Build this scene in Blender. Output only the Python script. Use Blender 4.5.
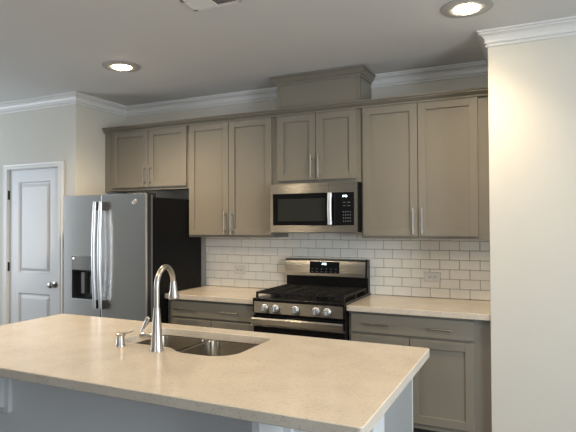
import bpy, bmesh, math, random
from mathutils import Vector, Matrix
random.seed(7)
for o in list(bpy.data.objects): bpy.data.objects.remove(o)
SC = bpy.context.scene
COL = SC.collection

# ---------------------------------------------------------------- camera
yaw, pit, rol, FPX = 0.4458, 0.0160, -0.0044, 532.75
cd = bpy.data.cameras.new('camera'); cam = bpy.data.objects.new('camera', cd); COL.objects.link(cam)
cd.sensor_width = 36; cd.lens = FPX / 576 * 36
cd.shift_x = 7.51 / 576; cd.shift_y = -0.63 / 576
cd.clip_start = .05
fw = Vector((-math.sin(yaw)*math.cos(pit), math.cos(yaw)*math.cos(pit), math.sin(pit)))
r0 = Vector((math.cos(yaw), math.sin(yaw), 0)); u0 = r0.cross(fw)
r2 = math.cos(rol)*r0 + math.sin(rol)*u0; u2 = -math.sin(rol)*r0 + math.cos(rol)*u0
M = Matrix((r2, u2, -fw)).transposed().to_4x4(); M.translation = Vector((1.9782, -4.3121, 1.4992))
cam.matrix_world = M
SC.camera = cam

# ---------------------------------------------------------------- world, light, exposure
SC.view_settings.view_transform = 'Standard'; SC.view_settings.look = 'None'
SC.view_settings.gamma = 1; SC.view_settings.use_curve_mapping = False
SC.view_settings.exposure = 0.35
wd = bpy.data.worlds.new('daylight'); SC.world = wd; wd.use_nodes = True
wd.node_tree.nodes['Background'].inputs[0].default_value = (.55, .72, 1, 1)
wd.node_tree.nodes['Background'].inputs[1].default_value = 1.3

def area(name, loc, direction, sx, sy, power, col):
    l = bpy.data.lights.new(name, 'AREA'); l.shape = 'RECTANGLE'; l.size = sx; l.size_y = sy
    l.energy = power; l.color = col
    o = bpy.data.objects.new(name, l); COL.objects.link(o); o.location = loc
    o.rotation_euler = Vector(direction).to_track_quat('-Z', 'Y').to_euler()
    return o
WARM = (1.0, .78, .52)
DAY = (.86, .94, 1.0)
area('window_daylight_right', (4.62, -3.6, 1.5), (-1, 0, .05), 1.7, 1.5, 92, DAY)
area('window_daylight_left', (-4.56, -2.25, 1.5), (1, .1, .05), 1.4, 1.5, 34, DAY)
area('added_fill_back', (1.9, -8.06, 1.5), (0, 1, .03), 1.8, 1.5, 23, DAY)  # added fill from the unseen rear, brightens the island half wall
CAN_POWER = {0: 98, 1: 48, 2: 68, 3: 50}

# ---------------------------------------------------------------- materials
def nt(name):
    m = bpy.data.materials.new(name); m.use_nodes = True
    return m, m.node_tree, m.node_tree.nodes['Principled BSDF']
def mat(name, col, rough=.5, metal=0, spec=.5, noise=0, nscale=20, bump=0, bscale=60, coat=0, emit=None, estr=0, aniso=0):
    m, t, b = nt(name)
    b.inputs['Base Color'].default_value = (*col, 1); b.inputs['Roughness'].default_value = rough
    b.inputs['Metallic'].default_value = metal; b.inputs['Specular IOR Level'].default_value = spec
    b.inputs['Coat Weight'].default_value = coat
    tc = t.nodes.new('ShaderNodeTexCoord')
    if noise:
        n = t.nodes.new('ShaderNodeTexNoise'); n.inputs['Scale'].default_value = nscale; n.inputs['Detail'].default_value = 4
        t.links.new(tc.outputs['Object'], n.inputs['Vector'])
        r = t.nodes.new('ShaderNodeValToRGB')
        r.color_ramp.elements[0].position = .3; r.color_ramp.elements[1].position = .7
        r.color_ramp.elements[0].color = (*[c*(1-noise) for c in col], 1)
        r.color_ramp.elements[1].color = (*[min(1, c*(1+noise)) for c in col], 1)
        t.links.new(n.outputs['Fac'], r.inputs['Fac']); t.links.new(r.outputs['Color'], b.inputs['Base Color'])
    if bump:
        n = t.nodes.new('ShaderNodeTexNoise'); n.inputs['Scale'].default_value = bscale; n.inputs['Detail'].default_value = 3
        t.links.new(tc.outputs['Object'], n.inputs['Vector'])
        bp = t.nodes.new('ShaderNodeBump'); bp.inputs['Strength'].default_value = bump; bp.inputs['Distance'].default_value = .002
        t.links.new(n.outputs['Fac'], bp.inputs['Height']); t.links.new(bp.outputs['Normal'], b.inputs['Normal'])
    if aniso:
        tg = t.nodes.new('ShaderNodeTangent'); tg.direction_type = 'RADIAL'; tg.axis = 'Z'
        b.inputs['Anisotropic'].default_value = aniso; t.links.new(tg.outputs['Tangent'], b.inputs['Tangent'])
    if emit:
        b.inputs['Emission Color'].default_value = (*emit, 1); b.inputs['Emission Strength'].default_value = estr
    return m
def brushed(name, col, rough, stretch=(2, 2, 220), k=.12, bumpy=.05):
    m, t, b = nt(name)
    b.inputs['Base Color'].default_value = (*col, 1); b.inputs['Metallic'].default_value = 1
    tc = t.nodes.new('ShaderNodeTexCoord'); mp = t.nodes.new('ShaderNodeMapping'); mp.inputs['Scale'].default_value = stretch
    n = t.nodes.new('ShaderNodeTexNoise'); n.inputs['Scale'].default_value = 3; n.inputs['Detail'].default_value = 4
    mr = t.nodes.new('ShaderNodeMapRange'); mr.inputs['To Min'].default_value = rough-k/2; mr.inputs['To Max'].default_value = rough+k/2
    t.links.new(tc.outputs['Object'], mp.inputs['Vector']); t.links.new(mp.outputs['Vector'], n.inputs['Vector'])
    t.links.new(n.outputs['Fac'], mr.inputs['Value']); t.links.new(mr.outputs['Result'], b.inputs['Roughness'])
    bp = t.nodes.new('ShaderNodeBump'); bp.inputs['Strength'].default_value = bumpy; bp.inputs['Distance'].default_value = .0006
    t.links.new(n.outputs['Fac'], bp.inputs['Height']); t.links.new(bp.outputs['Normal'], b.inputs['Normal'])
    tg = t.nodes.new('ShaderNodeTangent'); tg.direction_type = 'RADIAL'; tg.axis = 'Z'
    b.inputs['Anisotropic'].default_value = .9; b.inputs['Anisotropic Rotation'].default_value = .25; t.links.new(tg.outputs['Tangent'], b.inputs['Tangent'])
    return m
m_wall = mat('wall_paint', (.62, .60, .54), .75, bump=.12, bscale=220, noise=.01, nscale=3)
m_ceil = mat('ceiling_paint', (.66, .66, .65), .85, bump=.1, bscale=150)
m_trim = mat('trim_white', (.71, .70, .68), .4)
m_door = mat('door_white', (.66, .67, .68), .42)
m_cab = mat('cabinet_greige', (.215, .196, .160), .38, noise=.02, nscale=4)
m_cabin = mat('cabinet_recess', (.315, .285, .228), .5)  # paler greige than the cabinet paint, not applied to any part
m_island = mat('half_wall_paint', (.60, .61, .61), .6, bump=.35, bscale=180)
m_grout = mat('grout', (.27, .25, .215), .9)
m_tile = mat('subway_tile', (.85, .82, .75), .24, bump=.25, bscale=14, noise=.02, nscale=7)
m_steel = brushed('brushed_steel', (.52, .50, .465), .29)
m_steelv = brushed('brushed_steel_fridge', (.74, .745, .75), .31, k=.05, bumpy=.01)
m_nickel = mat('satin_nickel', (.52, .49, .45), .33, metal=1)
m_pull = mat('pull_nickel', (.36, .34, .31), .3, metal=1)
m_handle = mat('handle_steel', (.78, .80, .82), .42, metal=1)
m_sink = brushed('sink_steel', (.50, .47, .42), .22)
m_black = mat('black_enamel', (.006, .006, .006), .28, spec=.3)
m_fside = mat('fridge_side_black', (.005, .005, .0055), .5, spec=.15)
m_glass = mat('black_glass', (.005, .005, .006), .05, spec=.4)
m_mesh = mat('window_screen', (.028, .029, .025), .16, spec=.4)
m_iron = mat('cast_iron', (.007, .007, .007), .5, spec=.3, bump=.3, bscale=200)
m_plastic = mat('dark_plastic', (.02, .02, .022), .4)
m_gray = mat('gray_plastic', (.16, .175, .175), .35)
m_white = mat('white_plastic', (.7, .69, .66), .35)
m_plate = mat('almond_plate', (.70, .68, .62), .35)
m_bronze = mat('dark_bronze', (.03, .028, .025), .35, metal=.8)
m_lens = mat('lamp_lens', (1, .9, .7), .4, emit=(1, .82, .55), estr=70)
m_digit = mat('clock_digits', (.8, .95, 1), .4, emit=(.85, .95, 1), estr=3)
m_icon = mat('panel_icons', (.25, .26, .27), .4)
m_ring = mat('can_ring', (.42, .41, .39), .6)
m_vent = mat('vent_white', (.82, .81, .79), .5)
m_duct_shade = mat('painted_duct_shade', (.01, .01, .01), .9)  # near-black, paints the shade inside the vent duct
m_toe = mat('toe_kick', (.03, .028, .026), .6)

def quartz():
    m, t, b = nt('quartz_counter')
    tc = t.nodes.new('ShaderNodeTexCoord')
    n1 = t.nodes.new('ShaderNodeTexNoise'); n1.inputs['Scale'].default_value = 6; n1.inputs['Detail'].default_value = 6
    n2 = t.nodes.new('ShaderNodeTexNoise'); n2.inputs['Scale'].default_value = 90; n2.inputs['Detail'].default_value = 2
    mp = t.nodes.new('ShaderNodeMapping'); mp.inputs['Scale'].default_value = (1, 2.2, 1)
    t.links.new(tc.outputs['Object'], mp.inputs['Vector'])
    t.links.new(tc.outputs['Object'], n1.inputs['Vector']); t.links.new(mp.outputs['Vector'], n2.inputs['Vector'])
    r1 = t.nodes.new('ShaderNodeValToRGB'); e = r1.color_ramp.elements
    e[0].position = .35; e[0].color = (.56, .495, .41, 1); e[1].position = .65; e[1].color = (.61, .545, .455, 1)
    r2_ = t.nodes.new('ShaderNodeValToRGB'); e = r2_.color_ramp.elements
    e[0].position = .30; e[0].color = (.62, .60, .58, 1); e[1].position = .42; e[1].color = (1, 1, 1, 1)
    mx = t.nodes.new('ShaderNodeMix'); mx.data_type = 'RGBA'; mx.blend_type = 'MULTIPLY'; mx.inputs['Factor'].default_value = .55
    t.links.new(n1.outputs['Fac'], r1.inputs['Fac']); t.links.new(n2.outputs['Fac'], r2_.inputs['Fac'])
    t.links.new(r1.outputs['Color'], mx.inputs['A']); t.links.new(r2_.outputs['Color'], mx.inputs['B'])
    t.links.new(mx.outputs['Result'], b.inputs['Base Color'])
    b.inputs['Roughness'].default_value = .16; b.inputs['Specular IOR Level'].default_value = .5
    return m
m_quartz = quartz()
def wood():
    m, t, b = nt('floor_planks')
    tc = t.nodes.new('ShaderNodeTexCoord')
    br = t.nodes.new('ShaderNodeTexBrick'); br.inputs['Scale'].default_value = 1
    br.inputs['Brick Width'].default_value = 1.2; br.inputs['Row Height'].default_value = .15; br.inputs['Mortar Size'].default_value = .002
    br.inputs['Color1'].default_value = (.06, .05, .042, 1); br.inputs['Color2'].default_value = (.09, .075, .062, 1)
    br.inputs['Mortar'].default_value = (.015, .012, .01, 1)
    mp = t.nodes.new('ShaderNodeMapping'); mp.inputs['Scale'].default_value = (3, 40, 1)
    n = t.nodes.new('ShaderNodeTexNoise'); n.inputs['Scale'].default_value = 2; n.inputs['Detail'].default_value = 6
    mx = t.nodes.new('ShaderNodeMix'); mx.data_type = 'RGBA'; mx.blend_type = 'MULTIPLY'; mx.inputs['Factor'].default_value = .6
    t.links.new(tc.outputs['Object'], br.inputs['Vector']); t.links.new(tc.outputs['Object'], mp.inputs['Vector'])
    t.links.new(mp.outputs['Vector'], n.inputs['Vector'])
    t.links.new(br.outputs['Color'], mx.inputs['A']); t.links.new(n.outputs['Fac'], mx.inputs['B'])
    t.links.new(mx.outputs['Result'], b.inputs['Base Color']); b.inputs['Roughness'].default_value = .4
    return m
m_wood = wood()
m_logo = mat('logo_metal', (.45, .46, .47), .5, metal=.6)
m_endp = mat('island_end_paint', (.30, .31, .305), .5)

# ---------------------------------------------------------------- mesh helpers
class MB:
    def __init__(s): s.bm = bmesh.new()
    def box(s, x0, x1, y0, y1, z0, z1, bev=0, seg=2):
        g = bmesh.ops.create_cube(s.bm, size=1)
        for v in g['verts']:
            v.co = Vector(((x0+x1)/2+v.co.x*(x1-x0), (y0+y1)/2+v.co.y*(y1-y0), (z0+z1)/2+v.co.z*(z1-z0)))
        if bev:
            es = list({e for v in g['verts'] for e in v.link_edges})
            bmesh.ops.bevel(s.bm, geom=es, offset=bev, segments=seg, affect='EDGES', profile=.5)
        return s
    def loft(s, rings, cap=True, closed=True):
        L = [[s.bm.verts.new(p) for p in r] for r in rings]
        n = len(L[0])
        for a, b in zip(L, L[1:]):
            for i in range(n if closed else n-1):
                j = (i+1) % n
                s.bm.faces.new((a[i], a[j], b[j], b[i]))
        if cap and closed:
            s.bm.faces.new(L[0][::-1]); s.bm.faces.new(L[-1])
        return s
    def tube(s, pts, rad, n=16, cap=True, flat=None):
        pts = [Vector(p) for p in pts]
        if not hasattr(rad, '__len__'): rad = [rad]*len(pts)
        rings = []; prev = None
        for i, p in enumerate(pts):
            d = (pts[min(i+1, len(pts)-1)]-pts[max(i-1, 0)]).normalized()
            if prev is None:
                a = Vector((0, 0, 1)) if abs(d.z) < .9 else Vector((1, 0, 0))
                a = (a - d*a.dot(d)).normalized()
            else:
                a = (prev - d*prev.dot(d)).normalized()
            prev = a; b = d.cross(a)
            f = flat or (1, 1)
            rings.append([p+rad[i]*(f[0]*math.cos(2*math.pi*k/n)*a+f[1]*math.sin(2*math.pi*k/n)*b) for k in range(n)])
        return s.loft(rings, cap)
    def lathe(s, prof, c, axis='z', n=32):
        """prof: list of (r, h) from start to end along axis"""
        rings = []
        for r, h in prof:
            ring = []
            for k in range(n):
                a = 2*math.pi*k/n; x, y = max(r, 1e-4)*math.cos(a), max(r, 1e-4)*math.sin(a)
                p = {'z': (x, y, h), 'y': (x, h, y), '-y': (x, -h, y), '-z': (x, y, -h)}[axis]
                ring.append(Vector(c)+Vector(p))
            rings.append(ring)
        return s.loft(rings)
    def prism(s, poly, fn0, fn1):
        return s.loft([[Vector(fn0(*p)) for p in poly], [Vector(fn1(*p)) for p in poly]])
    def merge(s, other):
        me = bpy.data.meshes.new('t'); other.bm.to_mesh(me); s.bm.from_mesh(me); bpy.data.meshes.remove(me); return s
    def build(s, name, m, parent=None, kind=None, smooth=False):
        bmesh.ops.recalc_face_normals(s.bm, faces=s.bm.faces)
        o = bpy.data.objects.new(name, None) if 0 else None
        org = Vector((0, 0, 0))
        if parent is not None: org = world_of(parent)
        else:
            co = [v.co for v in s.bm.verts]
            org = Vector(((min(c.x for c in co)+max(c.x for c in co))/2, (min(c.y for c in co)+max(c.y for c in co))/2, min(c.z for c in co)))
        for v in s.bm.verts: v.co -= org
        me = bpy.data.meshes.new(name); s.bm.to_mesh(me); s.bm.free()
        me.materials.append(m)
        if smooth:
            for p in me.polygons: p.use_smooth = True
            try: me.set_sharp_from_angle(angle=math.radians(35))
            except Exception: pass
        o = bpy.data.objects.new(name, me); COL.objects.link(o)
        if parent is not None: o.parent = parent
        else: o.location = org
        if kind: o['kind'] = kind
        return o
def world_of(o):
    v = Vector(o.location)
    while o.parent: o = o.parent; v += Vector(o.location)
    return v
def thing(name, label, cat, loc, group=None, kind=None):
    o = bpy.data.objects.new(name, None); COL.objects.link(o); o.location = loc
    o.empty_display_size = .05
    if label: o['label'] = label
    if cat: o['category'] = cat
    if group: o['group'] = group
    if kind: o['kind'] = kind
    return o
def tag(o, label, cat, group=None):
    o['label'] = label; o['category'] = cat
    if group: o['group'] = group
    return o
def B(x0, x1, y0, y1, z0, z1, bev=0, seg=2): return MB().box(x0, x1, y0, y1, z0, z1, bev, seg)

def sweep(path, prof, name, m, parent=None, kind=None, split=False, side=1):
    """path of XY points; profile (out, z); mitred. side=+1 -> outward is left of travel"""
    P = [Vector((x, y)) for x, y in path]
    offs = []
    for i in range(len(P)):
        ns = []
        for a, b in ((i-1, i), (i, i+1)):
            if 0 <= a and b < len(P):
                d = (P[b]-P[a]).normalized(); ns.append(Vector((-d.y, d.x))*side)
        if len(ns) == 2:
            k = (ns[0]+ns[1]); k = k/(k.dot(ns[0]))
        else: k = ns[0]
        offs.append(k)
    rings = [[Vector((P[i].x+o*offs[i].x, P[i].y+o*offs[i].y, z)) for o, z in prof] for i in range(len(P))]
    if not split:
        return MB().loft(rings).build(name, m, parent, kind)
    out = []
    for i in range(len(P)-1):
        out.append(MB().loft(rings[i:i+2]).build(f'{name}_{i+1}', m, parent, kind))
    return out

# ---------------------------------------------------------------- room shell
ZC = 2.72; XL = -1.865; YD = -.675; XR = 1.716; YR = -.678
XFL, XFR, YB = -4.6, 4.6, -8.1
B(XFL-.1, XFR+.1, YB-.1, .12, -.06, 0).build('floor', m_wood, kind='structure')
B(XFL-.1, XFR+.1, YB-.1, .12, ZC, ZC+.08).build('ceiling', m_ceil, kind='structure')
B(XL-.1, XR+.1, 0, .12, 0, ZC).build('wall_back', m_wall, kind='structure')
# wall return beside the refrigerator, and the wall with the door
B(XL-.12, XL, YD+.12, 0, 0, ZC).build('wall_left', m_wall, kind='structure')
DX0, DX1, DZ = -2.780, -2.077, 2.050
w = MB().box(DX1, XL, YD, YD+.12, 0, ZC); w.box(XFL, DX0, YD, YD+.12, 0, ZC); w.box(DX0, DX1, YD, YD+.12, DZ, ZC)
w.build('wall_front_left', m_wall, kind='structure')
B(XR, XFR, YR, 0, 0, ZC, .004).build('wall_right', m_wall, kind='structure')
def holed_wall(name, axis, c0, c1, lo, hi, wins):
    w = MB(); cur = lo
    def bx(a0, a1, z0, z1):
        if axis == 'x': w.box(c0, c1, a0, a1, z0, z1)
        else: w.box(a0, a1, c0, c1, z0, z1)
    for a, b, z0, z1 in wins:
        bx(cur, a, 0, ZC); bx(a, b, 0, z0); bx(a, b, z1, ZC); cur = b
    bx(cur, hi, 0, ZC)
    return w.build(name, m_wall, kind='structure')
holed_wall('wall_far_right', 'x', XFR, XFR+.12, YB, YR, [(-4.5, -2.7, .75, 2.3)])
holed_wall('wall_far_left', 'x', XFL-.12, XFL, YB, YD+.12, [(-3.0, -1.5, .75, 2.3)])
holed_wall('wall_behind', 'y', YB-.12, YB, XFL, XFR, [(1.0, 2.8, .75, 2.3)])  # rear opening added to go with the fill light there

# crown moulding on the room walls
cp = [(0, ZC-.098), (.011, ZC-.098), (.013, ZC-.092), (.011, ZC-.086), (.005, ZC-.084), (.005, ZC-.078), (.017, ZC-.077), (.019, ZC-.068), (.015, ZC-.064), (.017, ZC-.052), (.026, ZC-.036), (.040, ZC-.027), (.052, ZC-.025), (.053, ZC-.019), (.047, ZC-.017), (.047, ZC-.013), (.060, ZC-.011), (.060, ZC), (0, ZC)]
sweep([(XFL, YD), (XL, YD), (XL, 0), (XR, 0), (XR, YR), (XFR, YR)], cp, 'trim', m_trim, kind='structure', split=True, side=-1)

# tiled backsplash: individual bevelled subway tiles on a grout bed
TX0, TX1 = -.872, XR-.001
PW, PH, G = .1485, .0745, .0030
B(TX0, TX1, -.006, 0, .914, 1.44).build('trim_6', m_grout, kind='structure')
tl = MB(); row = 0; z = .9145
while z < 1.44:
    x = 1.227 - PW*20 + (PW/2 if row % 2 else 0)
    while x < TX1:
        a, b = max(x+G/2, TX0), min(x+PW-G/2, TX1)
        zt = min(z+PH-G/2, 1.44)
        if b-a > .012 and zt-z > .01: tl.box(a, b, -.0110+random.uniform(-.0004, .0004), -.003, z+G/2, zt, .0034, 2)
        x += PW
    z += PH; row += 1
o = tl.build('trim_7', m_tile, kind='structure')

# ---------------------------------------------------------------- pantry door
d = thing('door_1', None, None, (DX0, YD, 0), kind='structure')
cas = [(0, 0), (.0, .012), (.010, .018), (.050, .018), (.058, .012), (.084, .010), (.084, 0)]   # (outward from opening, proud)
def casing():
    mb = MB(); e = .0
    P = [(DX0, 0), (DX0, DZ), (DX1, DZ), (DX1, 0)]; dirs = [(-1, 0), (-1, 1), (1, 1), (1, 0)]
    S = .80
    prof = [(0, 0), (0, .012), (.006, .018), (.030, .018), (.040, .013), (.062, .016), (.062, 0)]
    rings = [[Vector((px+dx*o_, YD-h, pz+dz*o_*(S if dz else 1))) for o_, h in prof] for (px, pz), (dx, dz) in zip(P, dirs)]
    return mb.loft(rings)
casing().build('door_frame', m_trim, d)
jb = MB().box(DX0, DX0+.004, YD, YD+.12, 0, DZ).box(DX1-.004, DX1, YD, YD+.12, 0, DZ).box(DX0, DX1, YD, YD+.12, DZ-.004, DZ)
jb.build('jamb', m_trim, d)
def panel_door(x0, x1, y, z0, z1, panels):
    """moulded slab: flat face with sunk ogee around raised fields"""
    mb = MB(); xs = sorted({x0, x1, *[p[0] for p in panels], *[p[1] for p in panels]})
    px0, px1 = panels[0][0], panels[0][1]
    mb.box(x0, px0, y, y+.035, z0, z1); mb.box(px1, x1, y, y+.035, z0, z1)
    zz = z0
    for a, b, c, e in sorted(panels, key=lambda q: q[2]):
        mb.box(px0, px1, y, y+.035, zz, c)
        rr = []
        for ins, dep in ((0, 0), (.004, .007), (.012, .017), (.022, .018), (.046, .004), (.052, .003)):
            rr.append([Vector((a+ins, y+dep, c+ins)), Vector((b-ins, y+dep, c+ins)), Vector((b-ins, y+dep, e-ins)), Vector((a+ins, y+dep, e-ins))])
        L = [[mb.bm.verts.new(p) for p in r] for r in rr]
        for q, r in zip(L, L[1:]):
            for i in range(4): mb.bm.faces.new((q[i], q[(i+1) % 4], r[(i+1) % 4], r[i]))
        mb.bm.faces.new(L[-1])
        mb.box(a, b, y+.0195, y+.035, c, e)
        zz = e
    mb.box(px0, px1, y, y+.035, zz, z1)
    return mb
YS = YD+.012
slab = panel_door(DX0+.007, DX1-.007, YS, .01, DZ-.007, [(-2.648, -2.208, .20, .832), (-2.648, -2.208, 1.026, 1.924)])
slab.bm.normal_update()
so = slab.build('slab', m_door, d)
kn = MB(); kn.lathe([(.0, 0), (.031, 0), (.031, .006), (.012, .012), (.011, .034), (.020, .040), (.028, .050), (.029, .060), (.024, .068), (.010, .072), (0, .072)], (-2.142, YS, .931), '-y')
kn.build('door_knob', m_pull, d, smooth=True)
for hz in (1.798, 1.085, .28):
    MB().lathe([(0, -.045), (.005, -.045), (.005, .045), (0, .045)], (DX0+.003, YD-.002, hz), 'z', 12).box(DX0-.001, DX0+.008, YD+.0, YD+.010, hz-.044, hz+.044).build('hinge', m_bronze, d)

# ---------------------------------------------------------------- cabinets
def shaker(x0, x1, yf, z0, z1, th=.02, sw=.057, rw=.057, dep=.012):
    """shaker door whose face lies at y=yf"""
    mb = MB(); yb = yf+th
    mb.box(x0, x0+sw, yf, yb, z0, z1, .0012, 1); mb.box(x1-sw, x1, yf, yb, z0, z1, .0012, 1)
    mb.box(x0+sw, x1-sw, yf, yb, z1-rw, z1, .0012, 1); mb.box(x0+sw, x1-sw, yf, yb, z0, z0+rw, .0012, 1)
    mb.box(x0+sw-.002, x1-sw+.002, yf+dep, yb-.002, z0+rw-.002, z1-rw+.002)
    return mb
def pull_v(x, y, z0, z1, parent):
    mb = MB().tube([(x, y-.030, z0-.012), (x, y-.030, z1+.012)], .0050, 12)
    for z in (z0+.012, z1-.012): mb.tube([(x, y+.001, z), (x, y-.030, z)], .0045, 10)
    return mb.build('handle', m_pull, parent, smooth=True)
def pull_h(x0, x1, y, z, parent):
    mb = MB().tube([(x0, y-.030, z), (x1, y-.030, z)], .0050, 12)
    for x in (x0+.022, x1-.022): mb.tube([(x, y+.001, z), (x, y-.030, z)], .0045, 10)
    return mb.build('handle', m_pull, parent, smooth=True)
UF = -.3224; UB = -.302   # door face / face frame planes
def upper(label, x0, x1, z0, z1, doors, dz0, dz1, hz, filler=None):
    t = thing('wall_cabinet', label, 'cabinet', ((x0+x1)/2, -.15, z0))
    b = MB().box(x0+.0005, x1-.0005, UB+.019, -.0005, z0+.012, z1)
    b.box(x0+.0005, x0+.016, UB+.019, -.0005, z0, z0+.013); b.box(x1-.016, x1-.0005, UB+.019, -.0005, z0, z0+.013)
    b.build('cabinet_body', m_cab, t)
    fx0, fx1 = doors[0][0]+.02, doors[-1][1]-.02
    f = MB().box(x0+.0005, fx0, UB, UB+.019, z0, z1, .0008, 1).box(fx1, x1-.0005, UB, UB+.019, z0, z1, .0008, 1)
    f.box(fx0, fx1, UB, UB+.019, z0, dz0+.02).box(fx0, fx1, UB, UB+.019, dz1-.02, z1)
    f.build('face_frame', m_cab, t)
    for i, (a, b_) in enumerate(doors):
        dr = shaker(a, b_, UF, dz0, dz1).build('cabinet_door', m_cab, t)
        hx = b_-.030 if i == 0 else a+.030
        pull_v(hx, UF, hz[0], hz[1], dr)
    return t
ZT = 2.410
upper('short two-door greige wall cabinet above the refrigerator', XL+.002, -.857, 1.826, ZT, [(-1.752, -1.316), (-1.308, -.877)], 1.852, 2.394, (1.885, 2.04))
upper('tall two-door greige wall cabinet between refrigerator and microwave', -.857, 0, 1.384, ZT, [(-.845, -.433), (-.428, -.014)], 1.403, 2.394, (1.43, 1.60))
upper('short two-door greige wall cabinet directly above the microwave', 0, .762, 1.822, ZT, [(.041, .384), (.389, .724)], 1.853, 2.394, (1.885, 2.04))
upper('tall two-door greige wall cabinet right of the microwave, beside the wall', .762, XR-.002, 1.384, ZT, [(.779, 1.196), (1.201, 1.618)], 1.403, 2.394, (1.43, 1.60))
# long cornice on top of the wall cabinets
cr = [(0, 2.394), (.007, 2.394), (.008, 2.402), (.004, 2.404), (.004, 2.408), (.016, 2.411), (.034, 2.419), (.046, 2.424), (.046, 2.430), (.040, 2.432), (.058, 2.434), (.060, 2.442), (0, 2.442)]
co = sweep([(XL+.036, UB-.0215), (XR-.001, UB-.0215)], [(a, b) for a, b in cr], 'cabinet_cornice', m_cab, side=-1)
co2 = MB().box(XL+.001, XR-.001, UB-.0215, -.001, 2.4105, 2.441)
tp = co2.build('cornice_top', m_cab, co)
tag(co, 'long greige cornice moulding running along the tops of the wall cabinets', 'moulding')
# chase box above the microwave cabinet
ch = thing('vent_chase', 'raised greige box above the microwave cabinet reaching the ceiling', 'cabinet', (.41, -.18, 2.442))
B(.05, .762, -.325, -.001, 2.442, 2.70).build('box_body', m_cab, ch)
fr = MB().box(.046, .068, -.331, -.325, 2.442, 2.70, .001, 1).box(.742, .766, -.331, -.325, 2.442, 2.70, .001, 1)
fr.box(.046, .766, -.3335, -.325, 2.442, 2.462, .001, 1).box(.762, .766, -.331, -.30, 2.442, 2.70, .001, 1).build('face_frame', m_cab, ch)
cpf = [(0, 2.650), (.005, 2.650), (.006, 2.660), (.003, 2.662), (.003, 2.667), (.013, 2.671), (.030, 2.688), (.038, 2.693), (.038, 2.700), (.032, 2.702), (.046, 2.704), (.048, 2.713), (0, 2.713)]
sweep([(.046, -.001), (.046, -.331), (.766, -.331), (.766, -.001)], cpf, 'crown', m_cab, ch, side=-1)

# base cabinets
BF = -.630; BB = -.610
def base(label, x0, x1, dx0, dx1, drawer_pulls, fillr=0):
    t = thing('base_cabinet', label, 'cabinet', ((x0+x1)/2, -.3, 0))
    MB().box(x0, x1, BB+.019, -.001, .10, .874).build('cabinet_body', m_cab, t)
    f = MB().box(x0, dx0+.02, BB, BB+.019, .10, .874, .0008, 1).box(dx1-.02, x1, BB, BB+.019, .10, .874, .0008, 1)
    f.box(dx0+.02, dx1-.02, BB, BB+.019, .852, .874).box(dx0+.02, dx1-.02, BB, BB+.019, .10, .155).box(dx0+.02, dx1-.02, BB, BB+.019, .70, .735)
    f.build('face_frame', m_cab, t)
    B(x0, x1, -.56, -.54, .0005, .10).build('toe_kick', m_toe, t)
    dw = B(dx0, dx1, BF, BF+.02, .727, .856, .0015, 1).build('drawer', m_cab, t)
    for a, b in drawer_pulls: pull_h(a, b, BF, .790, dw)
    mid = (dx0+dx1)/2
    for i, (a, b) in enumerate(((dx0, mid-.003), (mid+.003, dx1))):
        dr = shaker(a, b, BF, .138, .710).build('cabinet_door', m_cab, t)
        hx = b-.03 if i == 0 else a+.03
        pull_v(hx, BF, .53, .66, dr)
base('greige base cabinet under the left counter, between refrigerator and stove', -.857, -.004, -.815, -.014, [(-.755, -.550), (-.315, -.145)])
base('greige base cabinet right of the stove, beside the wall', .755, XR-.002, .776, 1.612, [(.880, 1.055), (1.310, 1.482)])
for lab, a, b in (('short beige quartz countertop between refrigerator and stove', -.859, -.004), ('beige quartz countertop right of the stove under the outlet', .752, XR-.001)):
    tag(B(a, b, -.659, -.011, .8745, .914, .003).build('countertop', m_quartz), lab, 'countertop')

# ---------------------------------------------------------------- refrigerator
FX0, FX1, FY, FZ = -1.748, -.842, -.918, 1.752
t = thing('refrigerator', 'stainless side-by-side refrigerator with water dispenser and black sides', 'refrigerator', ((FX0+FX1)/2, -.5, 0))
B(FX0+.006, FX1-.020, FY+.085, -.10, .03, 1.725, .004).build('cabinet_body', m_fside, t)
for x in (FX0+.07, FX1-.09):
    for y in (-.75, -.14): MB().lathe([(0, 0.0005), (.025, .0005), (.025, .031), (0, .031)], (x, y, 0), 'z', 16).build('foot', m_plastic, t)
B(FX0+.01, FX1-.01, FY+.075, FY+.10, .03, .10).build('base_grille', m_plastic, t)
SPX = -1.324
# dispenser bay dims
QX0, QX1, QZ0, QZ1, QZ2 = -1.652, -1.412, .862, 1.112, 1.232
dl = MB()
def curved_slab(mb, x0, x1, z0, z1, yf, yb, bev=.006):
    mb.box(x0, x1, yf, yb, z0, z1, bev, 3)
dl.box(FX0, QX0, FY, FY+.07, .10, FZ, 0); dl.box(QX1, SPX-.004, FY, FY+.07, .10, FZ); dl.box(QX0, QX1, FY, FY+.07, .10, QZ0); dl.box(QX0, QX1, FY, FY+.07, QZ1, FZ)
bmesh.ops.remove_doubles(dl.bm, verts=dl.bm.verts, dist=1e-5)
ld = dl.build('freezer_door', m_steelv, t)
rd = MB().box(SPX+.004, FX1, FY, FY+.022, .10, FZ, .005, 3).build('fridge_door', m_steelv, t)
B(SPX+.006, FX1-.002, FY+.0215, FY+.07, .102, FZ-.002, .003, 2).build('door_liner', m_plastic, rd)
B(FX1-.012, FX1-.001, FY+.066, FY+.0845, .11, FZ-.01).build('door_gasket', m_gray, t)
dp = B(QX0, QX1, FY-.003, FY+.001, QZ1, QZ2, .001, 1).build('dispenser_panel', m_gray, ld)
ic = MB().lathe([(0, 0), (.007, 0), (.007, .001), (0, .001)], (QX0+.022, FY-.003, QZ2-.022), '-y', 12)
ic.build('indicator_light', m_digit, dp)
ic = MB()
for ix in range(5):
    for iz in range(2):
        if ix+iz: B(QX0+.03+ix*.040, QX0+.045+ix*.040, FY-.0036, FY-.003, QZ1+.025+iz*.035, QZ1+.029+iz*.035).build('button', m_icon, dp)
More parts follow.
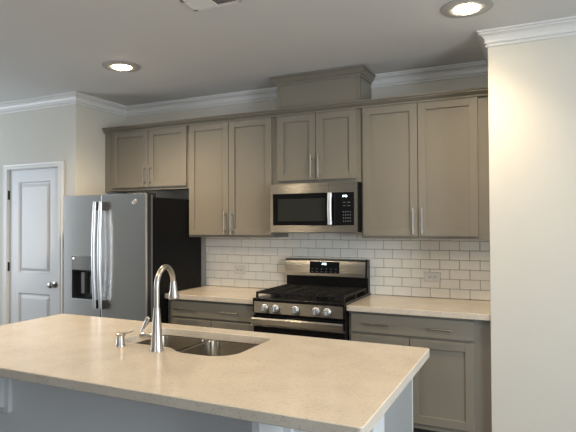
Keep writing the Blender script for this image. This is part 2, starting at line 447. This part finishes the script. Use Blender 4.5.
bay = MB().box(QX0, QX0+.003, FY+.002, FY+.068, QZ0, QZ1).box(QX1-.003, QX1, FY+.002, FY+.068, QZ0, QZ1).box(QX0, QX1, FY+.062, FY+.069, QZ0, QZ1)
bay.box(QX0, QX1, FY+.002, FY+.068, QZ0, QZ0+.006).box(QX0, QX1, FY+.002, FY+.068, QZ1-.004, QZ1)
bay.build('dispenser_bay', m_plastic, ld)
MB().box(-1.575, -1.535, FY+.030, FY+.040, .905, 1.09, .004).build('dispenser_paddle', m_gray, ld)
MB().box(-1.470, -1.440, FY+.030, FY+.040, .905, 1.06, .004).build('dispenser_paddle', m_gray, ld)
MB().box(QX0, QX1, FY-.002, FY+.002, QZ0-.004, QZ0+.002).build('dispenser_lip', m_handle, ld)
def fridge_handle(x, door, lean):
    pts = []; n = 18
    for i in range(n+1):
        k = i/n; zz = .80+k*(1.690-.80)
        pts.append((x, FY-.045-.020*math.sin(math.pi*k), zz))
    h = MB().tube(pts, .0160, 16, flat=(1.0, 1.0)).build('handle', m_handle, door, smooth=True)
    for zz in (.835, 1.655):
        MB().box(x-.010, x+.022, FY-.050, FY+.002, zz-.035, zz+.035, .004).build('handle_mount', m_plastic, door)
fridge_handle(-1.340, ld, -1); fridge_handle(-1.276, rd, 1)
hc = MB().box(FX1-.14, FX1-.03, FY+.03, FY+.17, 1.7255, 1.765, .005); hc.build('hinge_cover', m_plastic, t)
MB().box(FX0+.03, FX0+.14, FY+.075, FY+.17, 1.7255, 1.75, .005).build('hinge_cover', m_plastic, t)
def torus(mb, c, R, r, axis='y', n=28, m=8):
    rings = []
    for i in range(n):
        a = 2*math.pi*i/n; ring = []
        for j in range(m):
            b = 2*math.pi*j/m; rr = R+r*math.cos(b)
            if axis == 'y': p = (rr*math.cos(a), r*math.sin(b), rr*math.sin(a))
            else: p = (rr*math.cos(a), rr*math.sin(a), r*math.sin(b))
            ring.append(Vector(c)+Vector(p))
        rings.append(ring)
    rings.append(rings[0])
    L = [[mb.bm.verts.new(p) for p in r_] for r_ in rings[:-1]]
    for i in range(n):
        a, b = L[i], L[(i+1) % n]
        for j in range(m): mb.bm.faces.new((a[j], a[(j+1) % m], b[(j+1) % m], b[j]))
lg = MB(); lc = (-.962, FY-.001, 1.683)
torus(lg, lc, .0215, .0022)
def letter_stroke(mb, pts, r=.0018): mb.tube(pts, r, 6)
def lp(u, v): return (lc[0]+u, lc[1]-.0005, lc[2]+v)
letter_stroke(lg, [lp(-.002+.008*math.cos(a)-.005, .009*math.sin(a)) for a in [math.radians(q) for q in range(40, 341, 30)]]+[lp(-.003, -.001)])
letter_stroke(lg, [lp(.012, .007), lp(.007, .009), lp(.003, .005), lp(.009, .001), lp(.003, -.004), lp(.007, -.009), lp(.013, -.006)])
lg.build('logo', m_logo, rd, smooth=True)

# ---------------------------------------------------------------- microwave
MX0, MX1, MY = .026, .758, -.42
t = thing('microwave', 'stainless over-the-range microwave with black glass door, above the stove', 'microwave', (.39, -.2, 1.43))
B(MX0+.002, MX1-.001, MY+.03, -.012, 1.432, 1.8215, .002, 1).build('microwave_body', m_black, t)
fx = MB().box(MX0, MX1, MY, MY+.030, 1.740, 1.8205, .002, 1).box(MX0, MX1, MY, MY+.030, 1.4305, 1.486, .002, 1)
fx.box(MX0, .050, MY, MY+.030, 1.486, 1.740).box(.738, MX1, MY, MY+.030, 1.486, 1.740)
fx.build('steel_front', m_steel, t)
ds = B(.533, .535, MY-.0006, MY, 1.741, 1.819).build('door_seam', m_plastic, t)
dr = B(.050, .548, MY+.002, MY+.030, 1.486, 1.740).build('microwave_door', m_glass, t)
B(.095, .505, MY+.001, MY+.003, 1.520, 1.700).build('window', m_mesh, dr)
hp = [(.552, MY-.030-.008*math.sin(math.pi*i/12), 1.492+i*.245/12) for i in range(13)]
MB().tube(hp, .0175, 14, flat=(1, .55)).box(.545, .559, MY-.03, MY+.004, 1.500, 1.520, .002).box(.545, .559, MY-.03, MY+.004, 1.708, 1.728, .002).build('handle', m_handle, dr, smooth=True)
cpn = B(.549, .738, MY+.001, MY+.030, 1.486, 1.740).build('control_panel', m_glass, t)
SEG = {'1': 'bc', '2': 'abged', '3': 'abgcd', '4': 'fgbc', '5': 'afgcd', '0': 'abcdef', '8': 'abcdefg', '7': 'abc'}
def digits(mb, txt, x, y, z, h, tk):
    w = h*.55
    for c in txt:
        if c == ':':
            for q in (.3, .7): mb.box(x, x+tk, y-.0008, y, z+h*q, z+h*q+tk)
            x += tk*2.5; continue
        S = {'a': (0, w, h-tk, h), 'g': (0, w, h/2-tk/2, h/2+tk/2), 'd': (0, w, 0, tk), 'f': (0, tk, h/2, h), 'b': (w-tk, w, h/2, h), 'e': (0, tk, 0, h/2), 'c': (w-tk, w, 0, h/2)}
        for s_ in SEG[c]:
            a, b, e, f = S[s_]; mb.box(x+a, x+b, y-.0008, y, z+e, z+f)
        x += w+tk*1.3
mb = MB(); digits(mb, '2:30', .648, MY+.001, 1.704, .0135, .0022); mb.build('clock_digits', m_digit, cpn)
for r_ in range(4):
    for c_ in range(4): B(.650+c_*.018, .657+c_*.018, MY+.0002, MY+.001, 1.515+r_*.024, 1.521+r_*.024).build('key', m_icon, cpn)
for r_ in range(2):
    for c_ in range(2): B(.650+c_*.035, .672+c_*.035, MY+.0002, MY+.001, 1.635+r_*.026, 1.638+r_*.026).build('key', m_icon, cpn)
MB().box(.08, .40, MY+.02, MY+.20, 1.424, 1.4322, .002).box(.42, .70, MY+.02, MY+.20, 1.426, 1.4322, .002).build('grease_filter', m_gray, t)

# ---------------------------------------------------------------- gas range
t = thing('gas_range', 'stainless and black gas range with five front knobs', 'stove', (.38, -.33, 0))
RX0, RX1 = .006, .748
B(RX0, RX1, -.64, -.02, .03, .905, .002, 1).build('range_body', m_black, t)
for x in (.06, .70):
    for y in (-.58, -.08): MB().lathe([(0, .0005), (.02, .0005), (.02, .031), (0, .031)], (x, y, 0), 'z', 14).build('foot', m_plastic, t)
ck = MB().box(RX0-.001, RX1+.002, -.690, -.02, .906, .930, .004, 2)
ct = ck.build('cooktop', m_black, t)
# backguard
bg = MB().box(RX0+.004, RX1-.004, -.075, -.02, .930, 1.200, .003, 2).build('backguard', m_black, t)
n = 10; poly = [( -.078-.030*math.sin(math.pi*(.15+.85*i/n))**.8 if i < n else -.078, 1.056+.147*i/n) for i in range(n+1)]
poly = [(-.108, 1.056), (-.112, 1.06), (-.112, 1.09), (-.106, 1.15), (-.098, 1.185), (-.088, 1.200), (-.075, 1.204), (-.074, 1.056)]
pm = MB().prism(poly, lambda a, b: (RX0+.008, a, b), lambda a, b: (RX1-.018, a, b)).build('steel_panel', m_steel, bg)
pcap = MB().prism([(a-.001 if a < -.08 else a, b+(.001 if b > 1.1 else -.001)) for a, b in poly], lambda a, b: (RX1-.018, a, b), lambda a, b: (RX1-.003, a, b)).build('end_cap', m_black, bg)
dpy = MB().prism([(-.1135, 1.082), (-.1135, 1.09), (-.1075, 1.150), (-.1015, 1.180), (-.09, 1.180), (-.09, 1.082)], lambda a, b: (.243, a, b), lambda a, b: (.508, a, b)).build('display', m_glass, bg)
mb = MB(); digits(mb, '2:30', .355, -.1065, 1.154, .014, .0024); mb.build('clock_digits', m_digit, dpy)
for c_ in range(6):
    for r_ in range(2): B(.262+c_*.042, .272+c_*.042, -.1142+r_*.003, -.1132+r_*.003, 1.094+r_*.022, 1.098+r_*.022).build('key', m_icon, dpy)
# front control strip with knobs (slightly sloped)
fp = MB().prism([(-.689, .905), (-.691, .820), (-.63, .820), (-.63, .905)], lambda a, b: (.018, a, b), lambda a, b: (.736, a, b)).build('knob_panel', m_steel, t)
B(.006, .018, -.688, -.62, .820, .9055).build('panel_end', m_black, t)
B(.736, .748, -.688, -.62, .820, .9055).build('panel_end', m_black, t)
for kx in (.112, .202, .366, .530, .618):
    mb = MB().lathe([(0, 0), (.030, 0), (.030, .004), (.0245, .007), (.0235, .030), (.021, .034), (0, .034)], (kx, -.6905, .861), '-y', 28)
    k = mb.build('knob', m_handle, fp, smooth=True)
    MB().lathe([(0, -.001), (.034, -.001), (.034, .0035), (.0, .0035)], (kx, -.6905, .861), '-y', 28).build('knob_ring', m_plastic, k, smooth=True)
    MB().box(kx-.003, kx+.003, -.7285, -.722, .842, .880, .001, 1).build('grip', m_handle, k)
od = MB().box(.007, .747, -.680, -.6405, .19, .800, .003, 2).build('oven_door', m_glass, t)
MB().box(.009, .745, -.683, -.679, .715, .728, .001).build('door_trim', m_steel, od)
hb = MB().prism([(-.722, .730), (-.729, .740), (-.729, .778), (-.722, .788), (-.708, .788), (-.704, .776), (-.704, .742), (-.708, .730)], lambda a, b: (.010, a, b), lambda a, b: (.744, a, b))
hb.box(.03, .06, -.71, -.678, .742, .776, .003).box(.70, .73, -.71, -.678, .742, .776, .003).build('handle', m_steel, od)
MB().box(.007, .747, -.676, -.6405, .035, .183, .003, 2).build('storage_drawer', m_steel, t)
# burners and grates
bspots = [(.15, -.50, .045), (.15, -.20, .034), (.38, -.35, .052), (.61, -.50, .034), (.61, -.20, .045)]
for bx_, by_, br_ in bspots:
    MB().lathe([(0, .9295), (br_+.022, .9295), (br_+.018, .934), (br_+.004, .936), (br_+.004, .946), (br_, .950), (0, .951)], (bx_, by_, 0), 'z', 28).build('burner', m_iron, ct, smooth=True)
def grate(x0, x1):
    mb = MB(); zt = .976; y0, y1 = -.648, -.118; w = .0065; h = .015
    for y in (y0, y1): mb.box(x0, x1, y-w, y+w, zt-h, zt, .002)
    for x in (x0+w, x1-w): mb.box(x-w, x+w, y0-w, y1+w, zt-h, zt, .002)
    xm = (x0+x1)/2
    mb.box(xm-w, xm+w, y0, y1, zt-h, zt, .002)
    k = 7
    for i in range(1, k): 
        y = y0+(y1-y0)*i/k; mb.box(x0, x1, y-w*.8, y+w*.8, zt-h*.9, zt+.002, .002)
    for x in (x0+w, x1-w):
        for y in (y0, (y0+y1)/2, y1): mb.box(x-.008, x+.008, y-.008, y+.008, .9295, zt-.004, .002)
    return mb.build('grate', m_iron, ct)
grate(.018, .256); grate(.261, .501); grate(.506, .738)

# ---------------------------------------------------------------- outlets
def outlet(label, x0, x1, z0, z1, m):
    t = thing('wall_outlet', label, 'outlet', ((x0+x1)/2, -.0125, (z0+z1)/2))
    xm, zm = (x0+x1)/2, (z0+z1)/2
    B(x0, x1, -.0165, -.0112, z0, z1, .0018, 2).build('cover_plate', m, t)
    B(x0-.0015, x1+.0015, -.0118, -.0105, z0-.0015, z1+.0015).build('plate_border', m_gray if m is m_white else m, t)  # thin border around the cover plate, grey on the white outlet
    for s in (-1, 1):
        cx = xm+s*.0195
        f = MB().lathe([(0, 0), (.0155, 0), (.0150, .0015), (0, .0015)], (cx, -.0165, zm), '-y', 20).build('socket', m, t)
        mb = MB().box(cx-.008, cx+.001, -.0188, -.0178, zm+.0045, zm+.0075).box(cx-.008, cx+.003, -.0188, -.0178, zm-.0075, zm-.0045)
        mb.lathe([(0, 0), (.0036, 0), (.0036, .001), (0, .001)], (cx+.009, -.0178, zm), '-y', 10)
        mb.build('socket_slots', m_plastic, f)
    MB().lathe([(0, 0), (.003, 0), (.002, .0012), (0, .0012)], (xm, -.0165, zm), '-y', 10).build('screw', m_nickel, t)
outlet('white horizontal double outlet on the tiles right of the stove', 1.182, 1.305, 1.040, 1.113, m_white)
outlet('tile-coloured horizontal outlet on the tiles left of the stove', -.556, -.438, 1.035, 1.117, m_plate)

# ---------------------------------------------------------------- island
IX0, IX1, IY0, IY1 = -.843, 1.527, -2.826, -1.749
t = thing('kitchen_island', 'long grey island base with rear half wall beneath the quartz top', 'island', (.34, -2.2, 0))
# half wall at the seating side
B(-.80, 1.490, -2.581, -2.440, .0005, .874, .006, 2).build('half_wall', m_island, t)
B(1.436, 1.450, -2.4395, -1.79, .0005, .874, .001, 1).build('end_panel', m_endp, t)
B(1.432, 1.452, -1.791, -1.779, .10, .874).build('corner_strip', m_trim, t)
ib = MB().box(-.76, 1.436, -2.4395, -1.83, .10, .66).box(-.76, .02, -2.4395, -1.81, .66, .874).box(.83, 1.436, -2.4395, -1.81, .66, .874).box(.02, .83, -1.824, -1.80, .66, .874)
ib.build('cabinet_body', m_cab, t)
B(-.74, 1.42, -2.40, -1.88, .0005, .10).build('toe_kick', m_toe, t)
bl = MB().prism([(-2.596, .8735), (-2.596, .856), (-2.584, .846), (-2.430, .846), (-2.418, .856), (-2.400, .858), (-2.400, .8735)], lambda a, b: (1.4905, a, b), lambda a, b: (1.5025, a, b))
bl.build('cap_moulding', m_island, t)
# brackets under the overhang
def bracket(label, xr, zb):
    t = thing('counter_bracket', label, 'bracket', (xr-.05, -2.60, zb))
    w = .102; x0 = xr-w; rr = .02
    pl = []
    for cx, cz, a0 in ((x0+rr, zb+rr, 180), (xr-rr, zb+rr, 270)):
        for i in range(6): a = math.radians(a0+i*18); pl.append((cx+rr*math.cos(a), cz+rr*math.sin(a)))
    pl += [(xr, .873), (x0, .873)]
    pl2 = [((x-(x0+xr)/2)*.90+(x0+xr)/2, zb+.006+(z-zb)*(.873-zb-.006)/(.873-zb)) for x, z in pl]
    MB().loft([[Vector((x, -2.5815, z)) for x, z in pl], [Vector((x, -2.592, z)) for x, z in pl], [Vector((x, -2.598, z)) for x, z in pl2]]).build('back_plate', m_island, t)
    b0, b1 = x0+.040, xr-.034
    prof = [(-2.598, .873), (-2.775, .873), (-2.779, .866)]
    for i in range(1, 13):
        a = math.radians(90*i/12)
        prof.append((-2.779+.155*(1-math.cos(a)), .866-(.866-zb-.04)*math.sin(a)))
    prof += [(-2.598, zb+.03)]
    MB().prism(prof, lambda a, b: (b0, a, b), lambda a, b: (b1, a, b)).build('bracket_arm', m_island, t)
bracket('grey curved bracket under the island top near its right end', 1.200, .61)
bracket('grey curved bracket under the island top at the left of the photo', -.254, .61)

# countertop with a sink cut-out
def arc(cx, cy, r, a0, a1, n=8): return [(cx+r*math.cos(math.radians(a0+(a1-a0)*i/n)), cy+r*math.sin(math.radians(a0+(a1-a0)*i/n))) for i in range(n+1)]
hole = []
hole += arc(.715, -1.895, .045, 90, 0)[:0]
hole = arc(.115, -1.905, .045, 180, 90)            # far left corner
hole += arc(.712, -1.905, .050, 90, 0)             # far right
hole += arc(.640, -2.185, .122, 0, -90, 10)        # big near right curve
hole += [(.58, -2.307), (.52, -2.304), (.48, -2.292), (.45, -2.270), (.42, -2.250), (.385, -2.242)]
hole += arc(.130, -2.182, .060, -90, -180)         # near left
def plate_with_hole(x0, x1, y0, y1, z0, z1, hole, rc=.014):
    mb = MB(); bm = mb.bm
    outer = arc(x0+rc, y0+rc, rc, 180, 270, 5)+arc(x1-rc, y0+rc, rc, 270, 360, 5)+arc(x1-rc, y1-rc, rc, 0, 90, 5)+arc(x0+rc, y1-rc, rc, 90, 180, 5)
    e = .003
    def inset(P, d, cx=None):
        n = len(P); out = []
        A = sum(P[i][0]*P[(i+1) % n][1]-P[(i+1) % n][0]*P[i][1] for i in range(n))
        s = 1 if A > 0 else -1
        for i in range(n):
            a = Vector(P[i-1]); b = Vector(P[i]); c = Vector(P[(i+1) % n])
            t_ = (c-a).normalized(); nrm = Vector((-t_.y, t_.x))*s
            out.append(tuple(b+nrm*d))
        return out
    def loop(P, z): return [bm.verts.new((x, y, z)) for x, y in P]
    def skin(a, b):
        n = len(a)
        for i in range(n): bm.faces.new((a[i], a[(i+1) % n], b[(i+1) % n], b[i]))
    o_t = loop(inset(outer, e), z1); o_m = loop(outer, z1-e); o_l = loop(outer, z0+e); o_b = loop(inset(outer, e), z0)
    h_t = loop(inset(hole, -e), z1); h_m = loop(hole, z1-e); h_b = loop(hole, z0)
    skin(o_t, o_m); skin(o_m, o_l); skin(o_l, o_b); skin(h_t, h_m); skin(h_m, h_b)
    for a, b in ((o_t, h_t), (o_b, h_b)):
        es = []
        for L in (a, b):
            for i in range(len(L)):
                ed = bm.edges.get((L[i], L[(i+1) % len(L)])) or bm.edges.new((L[i], L[(i+1) % len(L)]))
                es.append(ed)
        bmesh.ops.triangle_fill(bm, use_beauty=True, use_dissolve=False, edges=es)
    return mb
tag(plate_with_hole(IX0, IX1, IY0, IY1, .8745, .914, hole).build('island_countertop', m_quartz), 'long beige quartz island countertop with sink cut-out in the foreground', 'countertop')

# sink: two undermount bowls
def bowl(P, ztop, zb, rim=.012, off=.010):
    """open bowl with thickness from outline P (counter-clockwise or not)"""
    n = len(P); cx = sum(p[0] for p in P)/n; cy = sum(p[1] for p in P)/n
    A = sum(P[i][0]*P[(i+1) % n][1]-P[(i+1) % n][0]*P[i][1] for i in range(n)); s = 1 if A > 0 else -1
    def ins(d):
        out = []
        for i in range(n):
            a = Vector(P[i-1]); b = Vector(P[i]); c = Vector(P[(i+1) % n]); t_ = (c-a).normalized()
            out.append(b+Vector((-t_.y, t_.x))*s*d)
        return out
    prof = [(-.022, ztop), (-.004, ztop), (0, ztop-.004), (.004, ztop-.05), (.012, zb+.03), (.020, zb+.012), (.034, zb+.002), (.05, zb)]
    out_ = [(.048, zb-.004), (.02, zb-.004), (.004, zb+.02), (-.004, ztop-.03), (-.006, ztop-.004), (-.022, ztop-.003)]
    mb = MB()
    L = []
    for d_, z_ in prof+[None]+out_ if False else prof:
        L.append([Vector((p.x, p.y, z_)) for p in ins(d_)])
    rings = [[mb.bm.verts.new(p) for p in r] for r in L]
    O = [[mb.bm.verts.new(Vector((p.x, p.y, z_))) for p in ins(d_)] for d_, z_ in out_]
    for a, b in list(zip(rings, rings[1:]))+list(zip(O, O[1:]))+[(rings[0], O[-1])]:
        for i in range(n): mb.bm.faces.new((a[i], a[(i+1) % n], b[(i+1) % n], b[i]))
    for r in (rings[-1], O[0]):
        c = mb.bm.verts.new((cx, cy, r[0].co.z))
        for i in range(n): mb.bm.faces.new((r[i], r[(i+1) % n], c))
    return mb
sk = thing('kitchen_sink', 'stainless undermount double-bowl sink set in the island countertop', 'sink', (.42, -2.08, .68))
def rr_poly(x0, x1, y0, y1, rs):
    q = arc(x0+rs[0], y0+rs[0], rs[0], 180, 270, 7)+arc(x1-rs[1], y0+rs[1], rs[1], 270, 360, 9)+arc(x1-rs[2], y1-rs[2], rs[2], 0, 90, 7)+arc(x0+rs[3], y1-rs[3], rs[3], 90, 180, 7)
    return q
bowl(rr_poly(.066, .364, -2.246, -1.856, (.06, .05, .05, .05)), .8735, .70).build('left_bowl', m_sink, sk, smooth=True)
bowl(rr_poly(.392, .766, -2.311, -1.852, (.09, .125, .055, .055)), .8735, .69).build('right_bowl', m_sink, sk, smooth=True)
MB().box(.364, .392, -2.25, -1.858, .850, .8725, .006, 3).build('divider', m_nickel, sk, smooth=True)
for cx, cy, zb in ((.21, -2.03, .70), (.59, -2.06, .69)):
    MB().lathe([(0, zb+.0005), (.045, zb+.0005), (.043, zb+.003), (.03, zb+.001), (0, zb+.001)], (cx, cy, 0), 'z', 24).build('drain', m_nickel, sk, smooth=True)

# faucet
FXc, FYc = .388, -2.322
t = thing('kitchen_faucet', 'brushed nickel gooseneck pull-down faucet standing by the island sink', 'faucet', (FXc, FYc, .9145))
MB().lathe([(0, .9145), (.031, .9145), (.031, .920), (.029, .925), (.0265, .960), (.022, 1.03), (.0165, 1.085), (.0150, 1.110), (0, 1.110)], (FXc, FYc, 0), 'z', 32).build('faucet_body', m_nickel, t, smooth=True)
th = .20; dx, dy = -math.sin(th), math.cos(th)
R = .088
pts = [(FXc, FYc, 1.110), (FXc, FYc, 1.16), (FXc, FYc, 1.19), (FXc, FYc, 1.206)]
for i in range(1, 19):
    a = math.pi*i/18*.97; q = R*(1-math.cos(a)); pts.append((FXc+dx*q, FYc+dy*q, 1.206+R*1.0*math.sin(a)))
MB().tube(pts, .0128, 18).build('spout', m_nickel, t, smooth=True)
ex, ey = pts[-1][0], pts[-1][1]
MB().tube([(ex, ey, 1.217), (ex+dx*.001, ey+dy*.001, 1.206), (ex+dx*.003, ey+dy*.003, 1.175), (ex+dx*.004, ey+dy*.004, 1.155), (ex+dx*.005, ey+dy*.005, 1.136), (ex+dx*.005, ey+dy*.005, 1.129)], [.0135, .0148, .0180, .0235, .0275, .025], 20).build('spray_head', m_nickel, t, smooth=True)
sdir = Vector((-.93, -.05, 0)).normalized()
hz = .978
p0 = Vector((FXc, FYc, hz))
ps = [p0+sdir*q for q in (.015, .045, .055, .075, .088, .093)]
hb_ = MB().tube(ps, [.0135, .0135, .0185, .0195, .016, .004], 18).build('handle_hub', m_nickel, t, smooth=True)
q0 = p0+sdir*.072
lv = [q0+Vector((-.004, 0, .0)), q0+Vector((-.008, 0, .022)), q0+Vector((-.002, .004, .042)), q0+Vector((.008, .01, .062)), q0+Vector((.012, .014, .078)), q0+Vector((.011, .015, .086))]
MB().tube(lv, [.015, .010, .0085, .0125, .013, .006], 14, flat=(1, .7)).build('handle', m_nickel, t, smooth=True)

# soap dispenser
SX, SY = .166, -2.318
t = thing('soap_dispenser', 'small brushed nickel soap dispenser pump left of the faucet', 'soap dispenser', (SX, SY, .9145))
MB().lathe([(0, .9145), (.0235, .9145), (.0235, .920), (.0200, .926), (.0185, .960), (.0185, .962), (.0185, .964), (0, .964)], (SX, SY, 0), 'z', 28).build('dispenser_base', m_nickel, t, smooth=True)
MB().lathe([(0, .964), (.022, .964), (.0240, .968), (.0240, .974), (.020, .978), (0, .979)], (SX, SY, 0), 'z', 28).tube([(SX, SY, .971), (SX+.030, SY+.02, .976), (SX+.050, SY+.034, .986)], [.006, .0052, .0045], 12).build('pump_spout', m_nickel, t, smooth=True)

# ---------------------------------------------------------------- ceiling fixtures
def can(i, label, x, y, aim=(0, 0, -1), group=None, lamp=True):
    t = thing('recessed_light', label, 'ceiling light', (x, y, ZC), group)
    MB().lathe([(.088, 0), (.142, 0), (.140, .003), (.100, .0065), (.088, .0065)], (x, y, ZC-.0002), '-z', 40).build('trim_ring', m_ring, t, smooth=True) if 0 else None
    mb = MB(); rings = []
    for r_, h_ in ((.145, 0), (.143, .004), (.110, .009), (.082, .011), (.072, .008), (.069, .001)):
        rings.append([Vector((x+r_*math.cos(2*math.pi*k/40), y+r_*math.sin(2*math.pi*k/40), ZC-.0003-h_)) for k in range(40)])
    rings.append(rings[0]); mb.loft(rings, cap=False)
    mb.build('trim_ring', m_ring, t, smooth=True)
    MB().lathe([(0, .0), (.067, .0), (.066, .008), (.058, .016), (.040, .021), (0, .023)], (x, y, ZC-.0005), '-z', 32).build('lens', m_lens, t, smooth=True)
    l = bpy.data.lights.new('can_lamp', 'SPOT'); l.energy = CAN_POWER[i]; l.color = WARM; l.spot_size = math.radians(150 if i < 2 else 172); l.spot_blend = 1; l.shadow_soft_size = .07
    lo = bpy.data.objects.new('can_lamp', l); COL.objects.link(lo); lo.parent = t; lo.location = (0, 0, -.06)
    lo.rotation_euler = Vector(aim).to_track_quat('-Z', 'Y').to_euler()
can(0, 'round recessed ceiling light at left, in front of the fridge cabinet', -.885, -1.150)
can(1, 'round recessed ceiling light at top right near the right wall', 1.640, -1.150, aim=(-.30, .12, -1))
can(2, 'recessed ceiling light outside the photo above the island left', -.885, -2.9)
can(3, 'recessed ceiling light outside the photo above the island right', 1.64, -2.9)
t = thing('ceiling_vent', 'white rectangular air register in the ceiling at the top edge', 'vent', (.395, -1.865, ZC))
vx0, vx1, vy0, vy1 = .243, .548, -1.942, -1.790
f = MB().box(vx0, vx1, vy0, vy0+.02, ZC-.006, ZC-.0003, .001, 1).box(vx0, vx1, vy1-.02, vy1, ZC-.006, ZC-.0003, .001, 1)
f.box(vx0, vx0+.02, vy0, vy1, ZC-.006, ZC-.0003, .001, 1).box(vx1-.02, vx1, vy0, vy1, ZC-.006, ZC-.0003, .001, 1).box((vx0+vx1)/2-.006, (vx0+vx1)/2+.006, vy0, vy1, ZC-.007, ZC-.0003)
f.build('vent_frame', m_vent, t)
sl = MB(); xm = (vx0+vx1)/2
for s, a, b in ((-1, vx0+.02, xm-.006), (1, xm+.006, vx1-.02)):
    k = 9
    for i in range(k):
        x = a+(b-a)*(i+.5)/k; d_ = .0055*s
        sl.prism([(x-d_-.0008, ZC-.001), (x-d_+.0008, ZC-.001), (x+d_+.0008, ZC-.0075), (x+d_-.0008, ZC-.0075)], lambda p, q: (p, vy0+.02, q), lambda p, q: (p, vy1-.02, q))
sl.build('louvres', m_vent, t)
B(vx0+.02, vx1-.02, vy0+.02, vy1-.02, ZC-.0009, ZC-.0004).build('duct_shade_sheet', m_duct_shade, t)  # flat black sheet stands in for duct shade behind the louvres

GROUPS = {'wall_cabinet': 'greige wall cabinets', 'base_cabinet': 'greige base cabinets', 'countertop': 'counters along the back wall',
          'recessed_light': 'recessed ceiling lights', 'counter_bracket': 'brackets under the island top', 'wall_outlet': 'outlets on the tiled wall'}
for ob in COL.objects:
    k = ob.name.split('.')[0]
    if ob.parent is None and k in GROUPS: ob['group'] = GROUPS[k]
